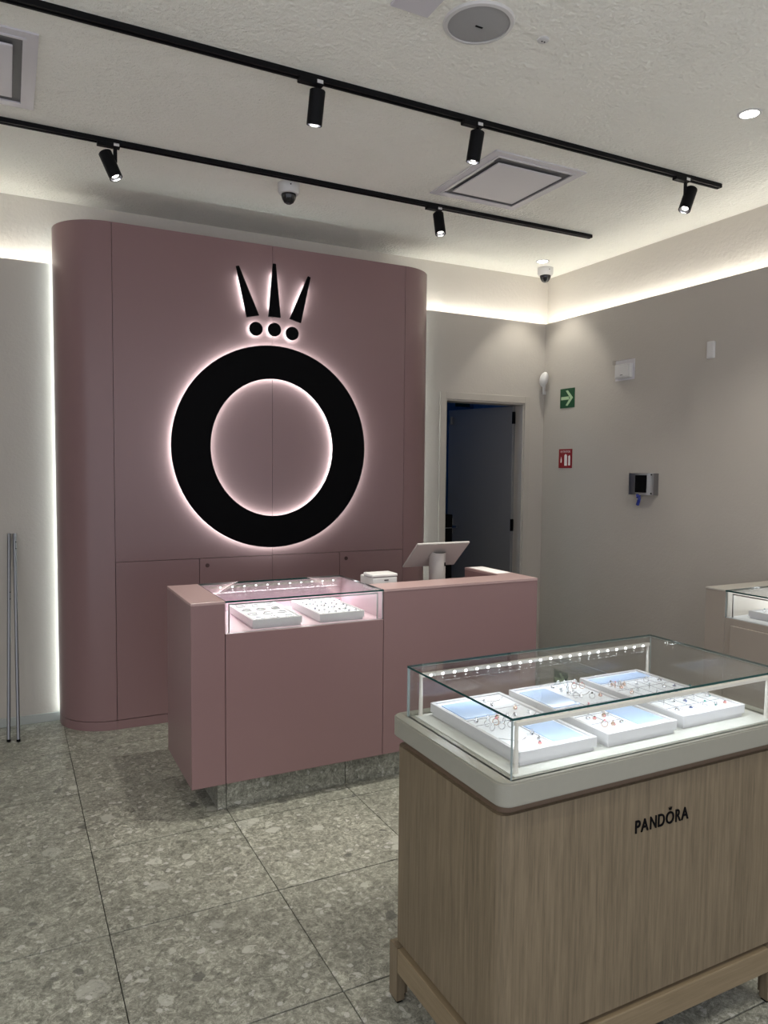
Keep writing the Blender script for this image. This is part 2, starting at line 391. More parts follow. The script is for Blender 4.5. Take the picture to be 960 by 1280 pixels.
# door frame and leaf, back room
C_ = .055
bm = bx(DX0 - C_, DX0, YB - .014, YB, 0, DZ + C_, .002, 1); box(bm, DX1, DX1 + C_, YB - .014, YB, 0, DZ + C_, .002, 1); box(bm, DX0, DX1, YB - .014, YB, DZ, DZ + C_, .002, 1)
box(bm, DX0, DX0 + .012, YB, 5.10, 0, DZ); box(bm, DX1 - .012, DX1, YB, 5.10, 0, DZ); box(bm, DX0 + .012, DX1 - .012, YB, 5.10, DZ - .012, DZ)
struct('trim_1', bm, 'trim', 'pale painted door casing')
dr = bpy.data.objects.new('door_1', None); COL.objects.link(dr); dr['kind'] = 'structure'; dr['label'] = 'grey door standing open into the dark back room'
dr.location = (3.800, 5.045, 0); dr.rotation_euler = (0, 0, math.radians(180 - 75))
lw = .735
part('door_leaf', bx(.004, lw, -.02, .02, .008, 2.118, .002, 1), 'doorleaf', dr, world=False)
for z in (2.02, 1.12, .25):
    b = cy((-.008, .012, z - .05), (-.008, .012, z + .05), .008, seg=10); box(b, -.006, .010, .0195, .0215, z - .05, z + .05)
    part('hinge', b, 'black', dr, world=False, label='black hinge')
b = bx(lw - .07, lw - .02, .02, .028, 1.0, 1.14); cyl(b, (lw - .045, .02, 1.07), (lw - .045, .07, 1.07), .009, seg=10); box(b, lw - .16, lw - .036, .06, .075, 1.06, 1.08)
part('handle', b, 'steel', dr, world=False)
part('coat_hook', bx(lw - .05, lw - .035, .02, .045, 1.99, 2.06, .003), 'doorleaf', dr, world=False)
struct('wall_back_room', bx(1.6, 5.2, 7.6, 7.7, 0, 3.0), 'blueroom')
struct('wall_back_room_right', bx(5.1, 5.2, 5.15, 7.6, 0, 3.0), 'blueroom')
struct('wall_back_room_front', bx(4.13, 5.2, 5.05, 5.15, 0, 3.0), 'blueroom')
struct('floor_back_room', bx(4.13, 5.2, 5.15, 7.7, -.06, -.006), 'grout')
struct('wall_back_room_left', bx(1.6, 1.7, 5.15, 7.6, 0, 3.0), 'blueroom')
struct('ceiling_back_room', bx(1.6, 5.2, 5.15, 7.7, 2.9, 3.0), 'blueroom')
rl = thing('back_room_lamp', 'small blue lamp in the dark back room', 'lamp', (2.6, 6.9, 2.88))
part('housing', cy((2.6, 6.9, 2.86), (2.6, 6.9, 2.9), .07), 'white', rl)
l = bpy.data.lights.new('blue_bulb', 'POINT'); l.energy = 3.0; l.color = (.10, .38, 1); l.shadow_soft_size = .06
o = bpy.data.objects.new('blue_bulb', l); COL.objects.link(o); o.parent = rl; o.location = (0, 0, -.10)
c = thing('storage_cabinet', 'black storage cabinet just inside the dark doorway', 'cabinet', (3.05, 5.45, 0))
part('body', bx(2.74, 3.375, 5.32, 5.55, 0, 1.20, .004), 'black', c); part('shelf_edge', bx(2.745, 3.37, 5.314, 5.32, 1.085, 1.089), 'alu', c)
part('top_box', bx(3.20, 3.33, 5.36, 5.5, 1.2, 1.225, .003), 'black', c)
g = thing('exit_sign', 'dim green exit sign on the far wall of the back room', 'sign', (4.933, 7.58, 2.342))
part('plate', bx(4.833, 5.033, 7.58, 7.597, 2.342, 2.482), 'green', g); part('arrow', prism([(4.898, 2.392), (4.928, 2.392), (4.968, 2.422), (4.928, 2.452), (4.898, 2.452), (4.928, 2.422)], 'y', 7.575, 7.58), 'pgreen', g)

# ------------------------------------------------------------------ pink feature wall with curved ends
YP = 4.61; PX0, PX1 = .565, 2.508; R = .30; PT = 3.0; PB = .058
fw = thing('feature_wall', 'tall pink wall unit with rounded ends carrying the backlit ring sign', 'wall unit', (1.536, 4.76, 0))
b = bx(PX0 - .03, PX1 + .03, YP + .03, YP + R, .002, PT - .008); box(b, PX0 - .19, PX1 + .19, YP + R, YU - .002, .002, PT - .008)
part('core', b, 'gap', fw)
def curved(sign, z0, z1, r0, inset=0):
    cx = PX0 if sign < 0 else PX1; pts_o, pts_i = [], []
    for k in range(17):
        a = math.radians(90 * k / 16); pts_o.append((cx + sign * r0 * math.sin(a), YP + R - r0 * math.cos(a)))
        pts_i.append((cx + sign * (r0 - .02) * math.sin(a), YP + R - (r0 - .02) * math.cos(a)))
    return prism(pts_o + pts_i[::-1], 'z', z0, z1)
g_ = .0016
def capslab(sign):
    cx = PX0 if sign < 0 else PX1
    return [(cx + sign * (R - .02) * math.sin(math.radians(90 * k / 16)), YP + R - (R - .02) * math.cos(math.radians(90 * k / 16))) for k in range(17)]
for s in (-1, 1):
    b = curved(s, PB, PT, R)
    cx = PX0 if s < 0 else PX1
    bt = prism(capslab(s) + [(cx, YP + R)], 'z', PT - .02, PT)
    me_t = bpy.data.meshes.new('t'); bt.to_mesh(me_t); b.from_mesh(me_t); bt.free()
    if s < 0: bmesh.ops.translate(b, vec=(-g_, 0, 0), verts=b.verts)
    else: bmesh.ops.translate(b, vec=(g_, 0, 0), verts=b.verts)
    part('curved_end_panel', b, 'pink', fw, smooth=30)
    part('plinth', curved(s, 0, PB - .004, R), 'pink', fw, smooth=30)
part('plinth', bx(PX0 + g_, PX1 - g_, YP, YP + .03, 0, PB - .004), 'pink', fw)
part('top_panel', bx(PX0, PX1, YP + .021, YP + R, PT - .007, PT), 'pink', fw)
XM = 1.538
for a, b_ in ((PX0, XM), (XM, PX1)):
    part('upper_panel', bx(a + g_ * .6, b_ - g_ * .6, YP, YP + .02, 1.0155, PT), 'pink', fw)
for a, b_, lk in ((PX0, 1.063, None), (1.063, XM, 1.112), (XM, 2.017, None), (2.017, PX1, 2.066)):
    d = part('lower_door', bx(a + g_ * (.6 if a == XM else 1), b_ - g_ * (.6 if b_ == XM else 1), YP, YP + .02, PB, 1.0125), 'pink', fw)
    if lk: part('lock', cy((lk, YP + .004, .968), (lk, YP - .002, .968), .013, seg=20), 'darkhole', d, label='small round dark lock')
for x in (.287, 2.786):
    solo('wall_light_strip', bx(x - .006 if x < 1 else x - .006, x + .006, YP + R + .003, YP + R + .012, .06, 2.97), 'rim',
         'upright white light strip behind the pink wall end beside the %s' % ('leaning poles' if x < 1 else 'doorway'), 'light strip', 'upright strips behind the pink wall')

# ------------------------------------------------------------------ backlit sign
sg = thing('logo_sign', 'black crowned ring logo glowing white around its edges on the pink wall', 'sign', (1.536, 4.58, 1.07))
YS = 4.572; YS2 = 4.588; YG = 4.589; YG2 = 4.594
def ell(cx, cz, a, b, n=96): return [(cx + a * math.cos(2 * PI * i / n), cz + b * math.sin(2 * PI * i / n)) for i in range(n)]
OC = (1.535, 1.7165); IC = (1.538, 1.714)
def sgpart(nm, mk, glow):
    p = part(nm, mk(0, YS, YS2), 'black', sg, smooth=30)
    part('backlight', mk(glow, YG, YG2), 'halo', p)
    return p
r_ = sgpart('ring', lambda s, a, b: prism(ell(*OC, .647 - s, .647 - s), 'y', a, b, ell(*IC, .411 + s, .440 + s)), .012)
for i in range(10):
    a = 2 * PI * i / 10 + .2; rr = .535
    part('standoff', cy((OC[0] + rr * math.cos(a), YG2, OC[1] + rr * math.sin(a)), (OC[0] + rr * math.cos(a), YP, OC[1] + rr * math.sin(a)), .006, seg=8), 'steel', r_)
def shrink(pts, s):
    cx = sum(p[0] for p in pts) / len(pts); cz = sum(p[1] for p in pts) / len(pts); k = 1 - s / .03
    return [(cx + (p[0] - cx) * k, cz + (p[1] - cz) * k) for p in pts]
for cx, cz in ((1.419, 2.461), (1.541, 2.467), (1.661, 2.453)):
    p = sgpart('crown_ball', lambda s, a, b: prism(ell(cx, cz, .0425 - s, .0425 - s, 32), 'y', a, b), .008)
    part('standoff', cy((cx, YG2, cz), (cx, YP, cz), .005, seg=8), 'steel', p)
for tri in ([(1.292, 2.834), (1.309, 2.838), (1.438, 2.546), (1.360, 2.528)], [(1.531, 2.880), (1.549, 2.880), (1.581, 2.546), (1.502, 2.546)], [(1.768, 2.830), (1.785, 2.824), (1.720, 2.527), (1.644, 2.546)]):
    p = sgpart('crown_spike', lambda s, a, b: prism(shrink(tri, s), 'y', a, b), .010)
    cx = sum(q[0] for q in tri) / 4; cz = sum(q[1] for q in tri) / 4 - .05
    part('standoff', cy((cx, YG2, cz), (cx, YP, cz), .005, seg=8), 'steel', p)

# ------------------------------------------------------------------ jewellery pieces shared by every display
def jewel_meshes():
    J = {}
    def ringj(metal, gem):
        b = torus(.0085, .0013, 16, 6, 'y', (0, 0, .0095)); k = len(b.faces)
        r = bmesh.ops.create_icosphere(b, subdivisions=1, radius=.0034, matrix=Matrix.Translation((0, 0, .0195)))
        b.faces.ensure_lookup_table()
        for f in b.faces[k:]: f.material_index = 1
        return mesh_of('ring', b, [metal, gem], False)
    def bead(metal, gem):
        b = lathe([(.0025, 0), (.005, .001), (.0062, .005), (.005, .009), (.0025, .010), (.0025, 0)], 14); k = len(b.faces)
        torus(.003, .0008, 10, 5, 'y', (0, 0, .0128), b)
        bmesh.ops.create_icosphere(b, subdivisions=1, radius=.0026, matrix=Matrix.Translation((0, -.0055, .005)))
        b.faces.ensure_lookup_table()
        for f in b.faces[-20:]: f.material_index = 1
        return mesh_of('charm', b, [metal, gem], False)
    def stud(metal, gem):
        b = cy((0, 0, 0), (0, 0, .004), .0045, .006, 12); k = len(b.faces)
        bmesh.ops.create_icosphere(b, subdivisions=1, radius=.0042, matrix=Matrix.Translation((0, 0, .006)))
        b.faces.ensure_lookup_table()
        for f in b.faces[k:]: f.material_index = 1
        return mesh_of('stud', b, [metal, gem], False)
    for i, (mt, gm) in enumerate((('silver', 'gem4'), ('gold', 'gem2'), ('silver', 'gem0'), ('silver', 'gem1'), ('silver', 'gem3'), ('gold', 'gem4'))):
        J['ring%d' % i] = ringj(mt, gm); J['bead%d' % i] = bead(mt, gm); J['stud%d' % i] = stud(mt, gm)
    return J
J = jewel_meshes()
KIND = {'ring': ('display_ring', 'ring'), 'bead': ('charm_bead', 'charm'), 'stud': ('ear_stud', 'earring')}
LOOK = ['clear-stone silver {0}', 'pink-stone rose gold {0}', 'dark-blue-stone silver {0}', 'teal-stone silver {0}', 'black-stone silver {0}', 'clear-stone rose gold {0}']
ORD = ['first', 'second', 'third', 'fourth', 'fifth', 'sixth', 'seventh']
def jewel(kind, i, x, y, z, where, group):
    o = bpy.data.objects.new(KIND[kind][0], J['%s%d' % (kind, i)]); COL.objects.link(o)
    o.location = (x, y, z); o.rotation_euler = (0, 0, random.uniform(-.8, .8))
    return tag(o, LOOK[i].format({'ring': 'ring', 'bead': 'charm', 'stud': 'ear stud'}[kind]) + ' ' + where, KIND[kind][1], group)
def necklace(x, y, z, w, d, label, group):
    pts = [(x - w / 2 + w * t / 14, y - d * math.sin(PI * t / 14), z + .0012) for t in range(15)]
    return solo('necklace', tube(pts, .0009, 5), 'silver', label, 'necklace', group, smooth=True)
def tray(x0, x1, y0, y1, z0, h, label, group, grid=True, cards=(), lines=(), felt='felt'):
    t = thing('jewellery_tray', label, 'tray', ((x0 + x1) / 2, (y0 + y1) / 2, z0), group=group)
    part('base', bx(x0 + .006, x1 - .006, y0 + .006, y1 - .006, z0, z0 + .012), 'traywhite', t)
    ro = rrect(x0, x1, y0, y1, .003, 2); ri = rrect(x0 + .010, x1 - .010, y0 + .010, y1 - .010, .002, 2)
    part('rim', prism(ro, 'z', z0 + .012, z0 + h, ri), 'traywhite', t)
    zf = z0 + h - .005
    part('pad', bx(x0 + .010, x1 - .010, y0 + .010, y1 - .010, z0 + .012, zf), felt, t)
    W, D = x1 - x0, y1 - y0
    for (u0, u1, v0, v1) in cards:
        part('blue_card', bx(x0 + u0 * W, x0 + u1 * W, y0 + v0 * D, y0 + v1 * D, zf, zf + .003), 'blue', t, label='pale blue glossy display card')
    for (u0, v0, u1, v1) in lines:
        k = .0011
        if abs(u1 - u0) > abs(v1 - v0): b = bx(x0 + u0 * W, x0 + u1 * W, y0 + v0 * D - k, y0 + v0 * D + k, zf - .001, zf + .0005)
        else: b = bx(x0 + u0 * W - k, x0 + u0 * W + k, y0 + v0 * D, y0 + v1 * D, zf - .001, zf + .0005)
        part('divider', b, 'line', t)
    return t, zf, (lambda u, v: (x0 + u * W, y0 + v * D))

# ------------------------------------------------------------------ pink cash counter
CX0, CX1, CX2, CX3, CY0, CY1, CT, CB = .708, .862, 1.662, 2.624, 3.245, 3.785, .985, .144
ct = thing('cash_counter', 'pink cash counter with a lit glass vitrine and stone plinth', 'counter', ((CX0 + CX3) / 2, 3.51, 0))
part('end_block', bx(CX0, CX1 - .0015, CY0, CY1, CB, CT - .012, .0015, 1), 'pink', ct)
part('end_top', bx(CX0, CX1 - .0005, CY0, CY1, CT - .012, CT, .001, 1), 'pinktop', ct)
part('front_panel', bx(CX1 + .0015, CX2 - .0015, CY0, CY1, CB, .835, .0015, 1), 'pink', ct)
part('vitrine_floor', bx(CX1, CX2, CY0 + .012, CY1 - .02, .835, .8365), 'pinkin', ct)
part('vitrine_back', bx(CX1, CX2, CY1 - .02, CY1, .835, .976), 'pinkin', ct)
part('vitrine_side', bx(CX1 - .0005, CX1 + .004, CY0 + .012, CY1 - .02, .8365, .976), 'pinkin', ct)
part('vitrine_side', bx(CX2 - .004, CX2 + .0005, CY0 + .012, CY1 - .02, .8365, .976), 'pinkin', ct)
part('till_block', bx(CX2 + .0015, CX3, CY0, 3.43, CB, CT - .012, .0015, 1), 'pink', ct)
part('till_side', bx(2.495, CX3, 3.431, CY1, CB, CT - .012, .0015, 1), 'pink', ct)
part('till_body', bx(CX2 + .0015, 2.494, 3.431, CY1, CB, .90, .0015, 1), 'pink', ct)
b = prism([(CX2 + .0015, CY0 - .001), (CX3 + .001, CY0 - .001), (CX3 + .001, CY1), (2.495, CY1), (2.495, 3.43), (CX2 + .0015, 3.43)], 'z', CT - .012, CT)
part('till_top', b, 'pinktop', ct)
glass_pane('top_glass', CX1 + .001, CX2 - .0005, CY0 - .001, CY1 - .001, CT - .008, CT, ct)
glass_pane('front_glass', CX1 + .005, CX2 - .005, CY0 + .002, CY0 + .008, .8365, CT - .009, ct)
fr = bmesh.new()
for a in (CX1 + .022, CX2 - .026): box(fr, a - .003, a + .003, CY0 + .018, CY0 + .024, .8365, CT - .02)
box(fr, CX1 + .022, CX2 - .026, CY0 + .018, CY0 + .024, CT - .023, CT - .017)
part('inner_frame', fr, 'steel', ct)
lb = part('led_bar', bx(CX1 + .05, CX2 - .05, 3.725, 3.737, .962, .974), 'cream', ct)
b = bmesh.new()
for i in range(11): 
    part('led', bx(.965 + .0627 * i - .003, .965 + .0627 * i + .003, 3.7235, 3.725, .966, .971), 'led', lb)
strip_light('vitrine_led', (1.26, 3.715, .958), .7, .012, .55, (math.radians(-38), 0, 0), (1, .95, 1), ct)
px = [.84, .882, 1.487, 2.09, 2.55]
for a, b_ in zip(px, px[1:]): part('plinth_slab', bx(a + .002, b_ - .002, 3.312, 3.335, .0, CB), 'stone', ct)
part('plinth_slab', bx(.842, .862, 3.337, 3.70, 0, CB), 'stone', ct); part('plinth_slab', bx(2.528, 2.548, 3.337, 3.70, 0, CB), 'stone', ct)
part('plinth_core', bx(.862, 2.528, 3.335, 3.70, .001, CB), 'gap', ct)

zc = .8366
ta, zf, uv = tray(1.0, 1.245, 3.285, 3.70, zc, .043, 'white tray of silver bangles in the pink counter vitrine', 'trays in the pink counter')
for i in range(3):
    for j in range(4):
        x, y = uv(.2 + .3 * i, .12 + .25 * j)
        b = torus(.024, .0028, 24, 6, 'z', (x, y, zf + .0028)); solo('bangle', b, 'silver', 'plain silver bangle in pink counter, %s from the glass, %s from the charm tray' % (ORD[j], ORD[2 - i]), 'bangle', 'bangles in the pink counter', True)
tb, zf, uv = tray(1.335, 1.575, 3.285, 3.70, zc, .043, 'white tray crowded with small charms in the pink counter vitrine', 'trays in the pink counter')
for j in range(7):
    for i in range(6):
        x, y = uv(.13 + .148 * i + random.uniform(-.02, .02), .08 + .135 * j + random.uniform(-.015, .015))
        jewel('bead' if (i + j) % 3 else 'ring', [0, 0, 3, 0, 4, 0, 2][(i * 5 + j * 3) % 7], x, y, zf, 'in the pink counter, %s from the glass, %s from the bangles' % (ORD[j], ORD[i]), 'charms in the pink counter')

# things on the counter
mo = thing('monitor', 'grey till monitor tilted back on a round stand', 'monitor', (2.17, 3.575, .90))
top = Vector((0, 3.50, 1.171)); bot = Vector((0, 3.668, 1.023)); dv = (bot - top); nrm = Vector((0, -dv.z, dv.y)).normalized()   # towards the staff side
if nrm.y < 0: nrm = -nrm
def slabp(x0, x1, s0, s1, n0, n1, bev=0):
    b = bmesh.new(); L_ = dv.length; d = dv / L_
    r = bmesh.ops.create_cube(b, size=1.0)
    for v in r['verts']:
        u = x0 if v.co.x < 0 else x1; s = s0 if v.co.y < 0 else s1; n = n0 if v.co.z < 0 else n1
        p = top + d * s + nrm * n; v.co = (u, p.y, p.z)
    if bev: bmesh.ops.bevel(b, geom=b.edges[:], offset=bev, segments=2, affect='EDGES')
    return b
L_ = dv.length
part('screen_shell', slabp(1.998, 2.342, 0, L_, 0, .012, .003), 'plasticgrey', mo)
part('screen', slabp(2.005, 2.335, .007, L_ - .007, .012, .0135), 'blackgloss', mo)
b = bmesh.new(); n = 28; lo, mid, hi = [], [], []
for k in range(n):
    a = 2 * PI * k / n; x = 2.17 + .047 * math.cos(a); y = 3.575 + .047 * math.sin(a)
    zt = top.z + dv.z / dv.y * (y - top.y) - .001          # where the post meets the sloping back of the screen
    zt = min(zt, 1.125 - max(0, (3.575 - y)) * .3)
    lo.append(b.verts.new((x, y, .945))); hi.append(b.verts.new((x, y, zt)))
for k in range(n): b.faces.new((lo[k], lo[(k + 1) % n], hi[(k + 1) % n], hi[k]))
b.faces.new(lo); b.faces.new(hi)
part('stand', b, 'plasticgrey', mo, smooth=35)
part('stand_base', cy((2.17, 3.575, .9005), (2.17, 3.575, .944), .049, seg=32), 'white', mo, smooth=35)
part('lock_slot', bx(2.19, 2.196, 3.528, 3.531, 1.04, 1.06), 'black', mo)
pr = thing('receipt_printer', 'small white receipt printer on the pink counter', 'printer', (1.785, 3.55, .90))
part('body', bx(1.712, 1.858, 3.472, 3.63, .9005, 1.008, .005), 'white', pr)
part('lid', bx(1.706, 1.860, 3.470, 3.58, 1.010, 1.026, .005), 'white', pr)
part('paper_slot', bx(1.735, 1.755, 3.586, 3.622, 1.006, 1.022), 'black', pr)
part('logo', bx(1.78, 1.805, 3.4705, 3.472, 0.990, .995), 'black', pr, label='tiny dark maker mark')
solo('paper_sheet', bx(2.513, 2.612, 3.475, 3.765, CT + .0003, CT + .0013), 'papr', 'white paper sheet lying on the till end of the pink counter', 'paper')

# ------------------------------------------------------------------ oak showcase
X0, X1, Y0, Y1 = 1.0, 2.04, 1.356, 1.892
sc = thing('oak_showcase', 'oak display case with cream slab top and glass box', 'showcase', ((X0 + X1) / 2, (Y0 + Y1) / 2, 0))
body = part('body', prism(rrect(X0 + .010, X1 - .010, Y0 + .008, Y1 - .008, .028), 'z', .186, .776), 'oak', sc, smooth=30)
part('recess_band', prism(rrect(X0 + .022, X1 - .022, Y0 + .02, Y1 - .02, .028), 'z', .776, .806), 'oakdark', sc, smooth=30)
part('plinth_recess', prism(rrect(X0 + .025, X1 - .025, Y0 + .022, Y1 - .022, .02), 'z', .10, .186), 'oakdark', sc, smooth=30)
b = prism(rrect(X0 - .004, X1 + .004, Y0 - .016, Y1 + .004, .035, 8), 'z', .806, .864)
es = [e for e in b.edges if abs(e.verts[0].co.z - e.verts[1].co.z) < 1e-5]
bmesh.ops.bevel(b, geom=es, offset=.004, segments=2, affect='EDGES')
part('slab_top', b, 'slab', sc, smooth=35)
th = .026
for sx, sy in ((0, 0), (1, 0), (0, 1), (1, 1)):
    xa = X0 if sx == 0 else X1; ya = Y0 if sy == 0 else Y1; dx = 1 if sx == 0 else -1; dy = 1 if sy == 0 else -1; a = .047
    pts = [(xa, ya), (xa + dx * a, ya), (xa + dx * a, ya + dy * th), (xa + dx * th, ya + dy * th), (xa + dx * th, ya + dy * a), (xa, ya + dy * a)]
    lg = part('leg', prism(pts, 'z', .008, .172), 'oak', sc)
    part('foot', prism([(xa + dx * .004, ya + dy * .004), (xa + dx * (a - .004), ya + dy * .004), (xa + dx * (a - .004), ya + dy * (th - .004)), (xa + dx * (th - .004), ya + dy * (th - .004)), (xa + dx * (th - .004), ya + dy * (a - .004)), (xa + dx * .004, ya + dy * (a - .004))], 'z', 0, .008), 'black', lg)
for ya, yb in ((Y0, Y0 + th), (Y1 - th, Y1)): part('rail', bx(X0 + .047, X1 - .047, ya, yb, .098, .172, .003), 'oakx', sc)
for xa, xb in ((X0, X0 + th), (X1 - th, X1)): part('rail', bx(xa, xb, Y0 + .047, Y1 - .047, .098, .172, .003), 'oaky', sc)
GX0, GX1, GY0, GY1, GZ0, GZ1 = 1.030, 2.005, 1.352, 1.857, .864, 1.013
gt = .006
glass_pane('top_glass', GX0, GX1, GY0, GY1, GZ1 - gt, GZ1, sc)
glass_pane('front_glass', GX0 + .0002, GX1 - .0002, GY0 + .0002, GY0 + gt, GZ0, GZ1 - gt, sc)
glass_pane('back_glass', GX0 + .0002, GX1 - .0002, GY1 - gt, GY1 - .0002, GZ0, GZ1 - gt, sc)
glass_pane('side_glass', GX0 + .0002, GX0 + gt, GY0 + gt, GY1 - gt, GZ0, GZ1 - gt, sc)
glass_pane('side_glass', GX1 - gt, GX1 - .0002, GY0 + gt, GY1 - gt, GZ0, GZ1 - gt, sc)
part('display_mat', bx(GX0 + .02, GX1 - .02, GY0 + .014, GY1 - .014, GZ0, GZ0 + .002), 'mat', sc)
RX0, RX1, RZ = 1.066, 1.975, .985
for yy, leds in ((1.384, False), (1.838, True)):
    bmr = bx(RX0 - .005, RX1 + .005, yy - .006, yy + .006, RZ - .006, RZ + .006, .002, 1)
    rod = part('light_rod', bmr, 'cream', sc)
    for xx in (RX0, RX1): part('rod_post', cy((xx, yy, GZ0 + .002), (xx, yy, RZ - .006), .0062, .0045, 12), 'cream', sc, smooth=35)
    n_ = 22
    for i in range(n_):
        x = RX0 + .03 + (RX1 - RX0 - .06) * i / (n_ - 1)
        if leds: part('led', bx(x - .003, x + .003, yy - .0075, yy - .006, RZ - .004, RZ + .001), 'led', rod)
        else: part('led', bx(x - .004, x + .004, yy + .006, yy + .008, RZ - .006, RZ - .001), 'led', rod)
strip_light('front_led', (1.52, 1.397, .978), .86, .01, .42, (math.radians(25), 0, 0), (.86, .93, 1), sc)
strip_light('rear_led', (1.52, 1.823, .978), .86, .01, .42, (math.radians(-25), 0, 0), (.86, .93, 1), sc)
# wordmark letters on the front
def letter(ch, x, z, h, wmax):
    cu = bpy.data.curves.new('letter', 'FONT'); cu.body = ch; cu.size = h / .73; cu.extrude = .0012; cu.offset = h * .016
    to = bpy.data.objects.new('tmp', cu); COL.objects.link(to); bpy.context.view_layer.update()
    me = bpy.data.meshes.new_from_object(to.evaluated_get(bpy.context.evaluated_depsgraph_get())); bpy.data.objects.remove(to)
    b = bmesh.new(); b.from_mesh(me)
    mnx = min(v.co.x for v in b.verts); mxx = max(v.co.x for v in b.verts); mnz = min(v.co.y for v in b.verts); mxz = max(v.co.y for v in b.verts)
    for v in b.verts:
        v.co = Vector((x + (v.co.x - mnx) / (mxx - mnx) * wmax, Y0 + .008 - .0012 - v.co.z, z + (v.co.y - mnz) / (mxz - mnz) * h))
    return b
x = 1.440; hh = .034
for ch, wd, gp in (('P', .018, .002), ('A', .027, .006), ('N', .023, .006), ('D', .024, .005), ('O', .030, .006), ('R', .020, .002), ('A', .027, 0)):
    lt = part('letter', letter(ch, x, .643, hh, wd), 'black', sc)
    if ch == 'O':
        b = bmesh.new(); cx = x + wd / 2
        for k, dx in enumerate((-.0045, 0, .0045)):
            tmp = prism([(cx + dx * .5 - .0012, .681), (cx + dx * .5 + .0012, .681), (cx + dx * 1.25 + .0004, .690 - abs(dx) * .3), (cx + dx * 1.25 - .0004, .690 - abs(dx) * .3)], 'y', Y0 + .0056, Y0 + .008)
            mt = bpy.data.meshes.new('t'); tmp.to_mesh(mt); b.from_mesh(mt); tmp.free()
        part('crown_mark', b, 'black', lt)
    x += wd + gp
# trays
zt = GZ0 + .0022
L1 = [(.05, .60, .55, .60), (.55, .60, .55, .94), (.05, .50, .95, .50), (.5, .06, .5, .5), (.55, .72, .95, .72)]
t1, zf, uv = tray(1.092, 1.340, 1.404, 1.828, zt, .037, 'white tray with necklaces and two blue cards at one end of the oak showcase', 'trays in the oak showcase', cards=[(.08, .52, .63, .93), (.53, .92, .07, .43)], lines=L1)
W1 = 'on the necklace tray of the oak showcase'
for u, v, k, i in ((.62, .87, 'bead', 0), (.62, .78, 'bead', 4), (.13, .55, 'bead', 4), (.30, .56, 'bead', 0), (.42, .56, 'bead', 1), (.55, .55, 'bead', 4), (.66, .56, 'stud', 4), (.17, .46, 'ring', 0), (.28, .46, 'ring', 1), (.39, .46, 'ring', 0), (.14, .38, 'ring', 0), (.26, .38, 'ring', 0), (.38, .38, 'ring', 4), (.86, .56, 'stud', 0), (.60, .46, 'stud', 4), (.45, .22, 'bead', 4), (.42, .13, 'bead', 0), (.36, .08, 'stud', 1), (.80, .66, 'bead', 1)):
    jewel(k, i, *uv(u, v), zf, W1, 'jewellery in the oak showcase')
x, y = uv(.78, .93); necklace(x, y, zf, .09, .03, 'fine silver necklace in the far corner of the showcase necklace tray', 'necklaces in the oak showcase')
x, y = uv(.25, .26); necklace(x, y, zf, .09, .035, 'fine silver necklace below the ring rows of the showcase necklace tray', 'necklaces in the oak showcase')
x, y = uv(.78, .54); necklace(x, y, zf, .08, .02, 'fine silver necklace beside the bead row of the showcase necklace tray', 'necklaces in the oak showcase')
L2 = [(.05, .52, .95, .52), (.48, .52, .48, .94), (.30, .06, .30, .5), (.5, .06, .5, .5), (.05, .2, .5, .2), (.05, .35, .5, .35)]
t2, zf, uv = tray(1.377, 1.630, 1.404, 1.832, zt, .037, 'white tray with a ring cluster and two blue cards, middle of the oak showcase', 'trays in the oak showcase', cards=[(.07, .46, .55, .93), (.55, .93, .07, .46)], lines=L2)
W2 = 'on the middle tray of the oak showcase'
for u, v, k, i in ((.56, .91, 'bead', 4), (.68, .93, 'ring', 0), (.80, .93, 'ring', 4), (.90, .90, 'ring', 0), (.58, .83, 'bead', 0), (.70, .84, 'ring', 0), (.80, .84, 'ring', 1), (.90, .82, 'ring', 1), (.58, .75, 'bead', 0), (.66, .76, 'bead', 4), (.56, .66, 'ring', 0), (.64, .66, 'bead', 0), (.72, .60, 'ring', 4), (.88, .62, 'bead', 1), (.14, .43, 'bead', 4), (.40, .43, 'ring', 1), (.22, .40, 'stud', 0), (.16, .28, 'bead', 0), (.39, .28, 'bead', 1), (.16, .13, 'ring', 1), (.28, .13, 'bead', 1), (.40, .13, 'bead', 0), (.24, .27, 'stud', 1), (.46, .28, 'stud', 0)):
    jewel(k, i, *uv(u, v), zf, W2, 'jewellery in the oak showcase')
x, y = uv(.72, .74); necklace(x, y, zf, .09, .02, 'fine silver necklace on the middle showcase tray below the ring cluster', 'necklaces in the oak showcase')
x, y = uv(.25, .50); necklace(x, y, zf, .08, .012, 'fine silver necklace below the blue card of the middle showcase tray', 'necklaces in the oak showcase')
L3 = [(.05, .80, .95, .80), (.05, .645, .95, .645), (.05, .49, .95, .49), (.05, .335, .95, .335), (.05, .19, .95, .19)] + [(a, .05, a, .8) for a in (.24, .43, .62, .80)]
t3, zf, uv = tray(1.668, 1.925, 1.416, 1.838, zt, .037, 'white tray with a grid of charms and a blue strip in the oak showcase', 'trays in the oak showcase', cards=[(.07, .93, .82, .95)], lines=L3)
W3 = 'clustered beside the blue strip of the grid tray'
for j in range(5):
    for i in range(5):
        u, v = .14 + .185 * i + random.uniform(-.03, .03), .11 + .15 * j + random.uniform(-.02, .02)
        jewel(['bead', 'stud', 'ring'][(i + 2 * j) % 3], [4, 3, 0, 2, 1, 0, 3, 5][(i * 3 + j * 5) % 8], *uv(u, v), zf, 'on grid tray, %s from wordmark side, %s from middle tray' % (ORD[j], ORD[i]), 'jewellery in the oak showcase')
for u, v, k, i in ((.12, .74, 'ring', 4), (.18, .76, 'bead', 1), (.24, .72, 'ring', 0), (.30, .76, 'bead', 4), (.2, .68, 'bead', 1)): jewel(k, i, *uv(u, v), zf, W3, 'jewellery in the oak showcase')

